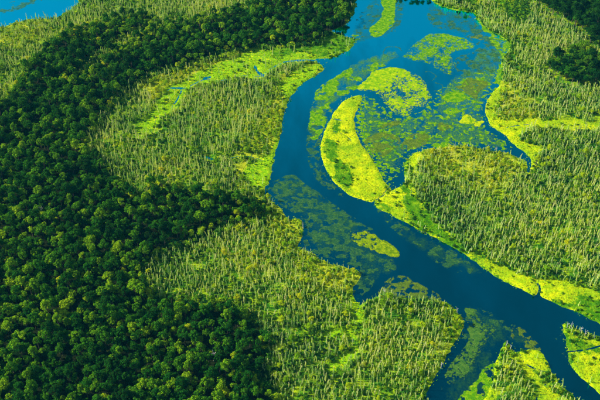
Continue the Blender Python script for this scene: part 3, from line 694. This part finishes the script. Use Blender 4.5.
# ------------------------------------------------------------------ the rest as masses
def scatter(name, idx, label):
    P = A[idx]
    me = bpy.data.meshes.new(name); me.vertices.add(len(P))
    me.vertices.foreach_set('co', np.stack([P[:, 0], P[:, 1], np.full(len(P), .35)], 1).astype(np.float32).ravel())
    used = sorted(set(P[:, 2].astype(int))); remap = {v: i for i, v in enumerate(used)}
    for nm, typ, dat, key in (('pick', 'INT', np.array([remap[int(v)] for v in P[:, 2]], np.int32), 'value'),
                              ('turn', 'FLOAT_VECTOR', np.stack([P[:, 6], P[:, 7], P[:, 3]], 1).astype(np.float32).ravel(), 'vector'),
                              ('size', 'FLOAT_VECTOR', np.stack([P[:, 4], P[:, 4], P[:, 5]], 1).astype(np.float32).ravel(), 'vector')):
        me.attributes.new(nm, typ, 'POINT').data.foreach_set(key, dat)
    o = link(name, me)
    ng = bpy.data.node_groups.new(name, 'GeometryNodeTree')
    ng.interface.new_socket('Geometry', in_out='INPUT', socket_type='NodeSocketGeometry')
    ng.interface.new_socket('Geometry', in_out='OUTPUT', socket_type='NodeSocketGeometry')
    N = ng.nodes; L = ng.links
    gi = N.new('NodeGroupInput'); go = N.new('NodeGroupOutput'); iop = N.new('GeometryNodeInstanceOnPoints')
    jn = N.new('GeometryNodeJoinGeometry')
    for v in reversed(used):
        src = bpy.data.objects.new(ALLV[v][0]+'_source', ALLV[v][2])       # not linked to the scene: only the mesh to repeat
        oi = N.new('GeometryNodeObjectInfo'); oi.inputs['Object'].default_value = src; oi.inputs['As Instance'].default_value = True
        L.new(oi.outputs['Geometry'], jn.inputs[0])
    def attr(nm, typ):
        a = N.new('GeometryNodeInputNamedAttribute'); a.data_type = typ; a.inputs['Name'].default_value = nm
        return a.outputs[0]
    L.new(gi.outputs[0], iop.inputs['Points']); L.new(jn.outputs[0], iop.inputs['Instance'])
    iop.inputs['Pick Instance'].default_value = True
    L.new(attr('pick', 'INT'), iop.inputs['Instance Index']); L.new(attr('turn', 'FLOAT_VECTOR'), iop.inputs['Rotation'])
    L.new(attr('size', 'FLOAT_VECTOR'), iop.inputs['Scale'])
    L.new(iop.outputs[0], go.inputs[0])
    md = o.modifiers.new('scatter', 'NODES'); md.node_group = ng
    tag(o, label, kind='stuff'); return o
for name, ks, lb in (('forest_trees', ('forest', 'yellow', 'dark'), 'dense green forest stretching back along the left'),
                     ('dead_trees', ('pale', 'leafy'), 'countless pale dead trees standing over the marsh'),
                     ('undergrowth', ('bush', 'ybush'), 'low green and yellow brush between the dead trees'),
                     ('sedge', ('tuft', 'gtuft'), 'short bright yellow-green sedge covering the open meadows and the crescent island')):
    scatter(name, np.where(np.isin(kinds, ks) & ~single)[0], lb)

# ------------------------------------------------------------------ trees that stand out
def bare_geo(seed, h, limbs, spread, r0=.3): return trunk_geo(seed, h, r0, limbs, spread, .7)
def bare_tree(px, h, limbs, spread, seed, label, r0=.34):
    w = ground([px], .3)[0]; t = trunk_geo(seed, h, r0, 0, 0, .7); r = random.Random(seed)
    e = bpy.data.objects.new('bare_tree', None); COL.objects.link(e); e.location = (w[0], w[1], .3)
    link('trunk', mesh_np('bare_trunk', t[0], t[1], [M_GREY]), e)
    for k in range(limbs):
        V = []; F = []; a = 6.283*k/limbs+r.uniform(-.4, .4); b = Vector((0, 0, h*r.uniform(.35, .8))); Ln = spread*r.uniform(.7, 1.2)
        m = b+Vector((math.cos(a)*Ln*.5, math.sin(a)*Ln*.5, Ln*.35)); x = b+Vector((math.cos(a)*Ln, math.sin(a)*Ln, Ln*.9))
        tube(V, F, [b, m, x], [r0*.6, r0*.45, r0*.15], 4)
        y = m+Vector((math.cos(a+.9)*Ln*.4, math.sin(a+.9)*Ln*.4, Ln*.5)); tube(V, F, [m, y], [r0*.35, r0*.1], 4)
        link('limb', mesh_np('bare_limb', np.array(V), np.array(F), [M_GREY]), e)
    return tag(e, label, 'dead tree', 'bare grey trees that stand out')
BT = [((112,311),13.5,7,4.0,'wide grey leafless tree rising out of the near forest'),
 ((214,361),12.5,6,2.6,'small grey leafless tree at the dark forest gap'),
 ((42,216),13,6,2.6,'pinkish grey leafless tree in the left forest'),
 ((384,296),9,5,2.0,'forked bare tree on the shore by the algae fan'),
 ((394,297),7,3,1.2,'short bare snag beside the forked shore tree'),
 ((567,328),8,4,1.4,'leftmost white snag on the corner islet tip'),
 ((571,329),9.5,4,1.5,'tallest white snag on the corner islet tip'),
 ((580,333),8.5,5,1.8,'branching white snag in the middle of the corner islet shore'),
 ((585,336),7.5,4,1.5,'leaning white snag right of the branching one'),
 ((594,339),6,2,.9,'lone short white snag at the right picture edge'),
 ((506,347),9,4,1.2,'tallest grey snag on the tip of the bottom islet'),
 ((510,350),7,3,1.0,'shorter grey snag beside the islet tip snag'),
 ((488,150),7,4,1.3,'thin bare tree on the pond shore of the right marsh'),
 ((496,152),6,3,1.1,'small bare tree right of the thin pond shore tree'),
 ((309,256),8,3,1.2,'grey bare tree at the water below the river bend'),
 ((303,228),8,3,1.2,'grey bare tree on the yellow bank bulge'),
 ((457,314),8,3,1.0,'pale snag on the marsh point facing the lower river'),
 ((441,368),7,4,1.6,'spreading grey snag on the shore by the lily band')]
for k, (px, h, li, spd, lb) in enumerate(BT): bare_tree(px, h, li, spd, 300+k, lb, .30 if k > 2 else .36)

# ------------------------------------------------------------------ the air
x0, y0, z0, x1, y1, z1 = -1500, -400, -1.0, 1500, 2400, 610.0
hv = np.array([[x, y, z] for z in (z0, z1) for y in (y0, y1) for x in (x0, x1)], float)
hm = bpy.data.materials.new('haze'); hm.use_nodes = True; hn = hm.node_tree.nodes
hn.remove(hn['Principled BSDF']); pv = hn.new('ShaderNodeVolumePrincipled')
pv.inputs['Color'].default_value = (.05, .70, 1.0, 1); pv.inputs['Density'].default_value = HAZE; pv.inputs['Anisotropy'].default_value = 0.0
hm.node_tree.links.new(pv.outputs[0], hn['Material Output'].inputs['Volume'])
tag(link('haze', mesh_np('haze', hv, [[0, 2, 3, 1], [4, 5, 7, 6], [0, 1, 5, 4], [2, 6, 7, 3], [0, 4, 6, 2], [1, 3, 7, 5]], [hm])), 'thin blue summer haze over the marsh', kind='stuff')
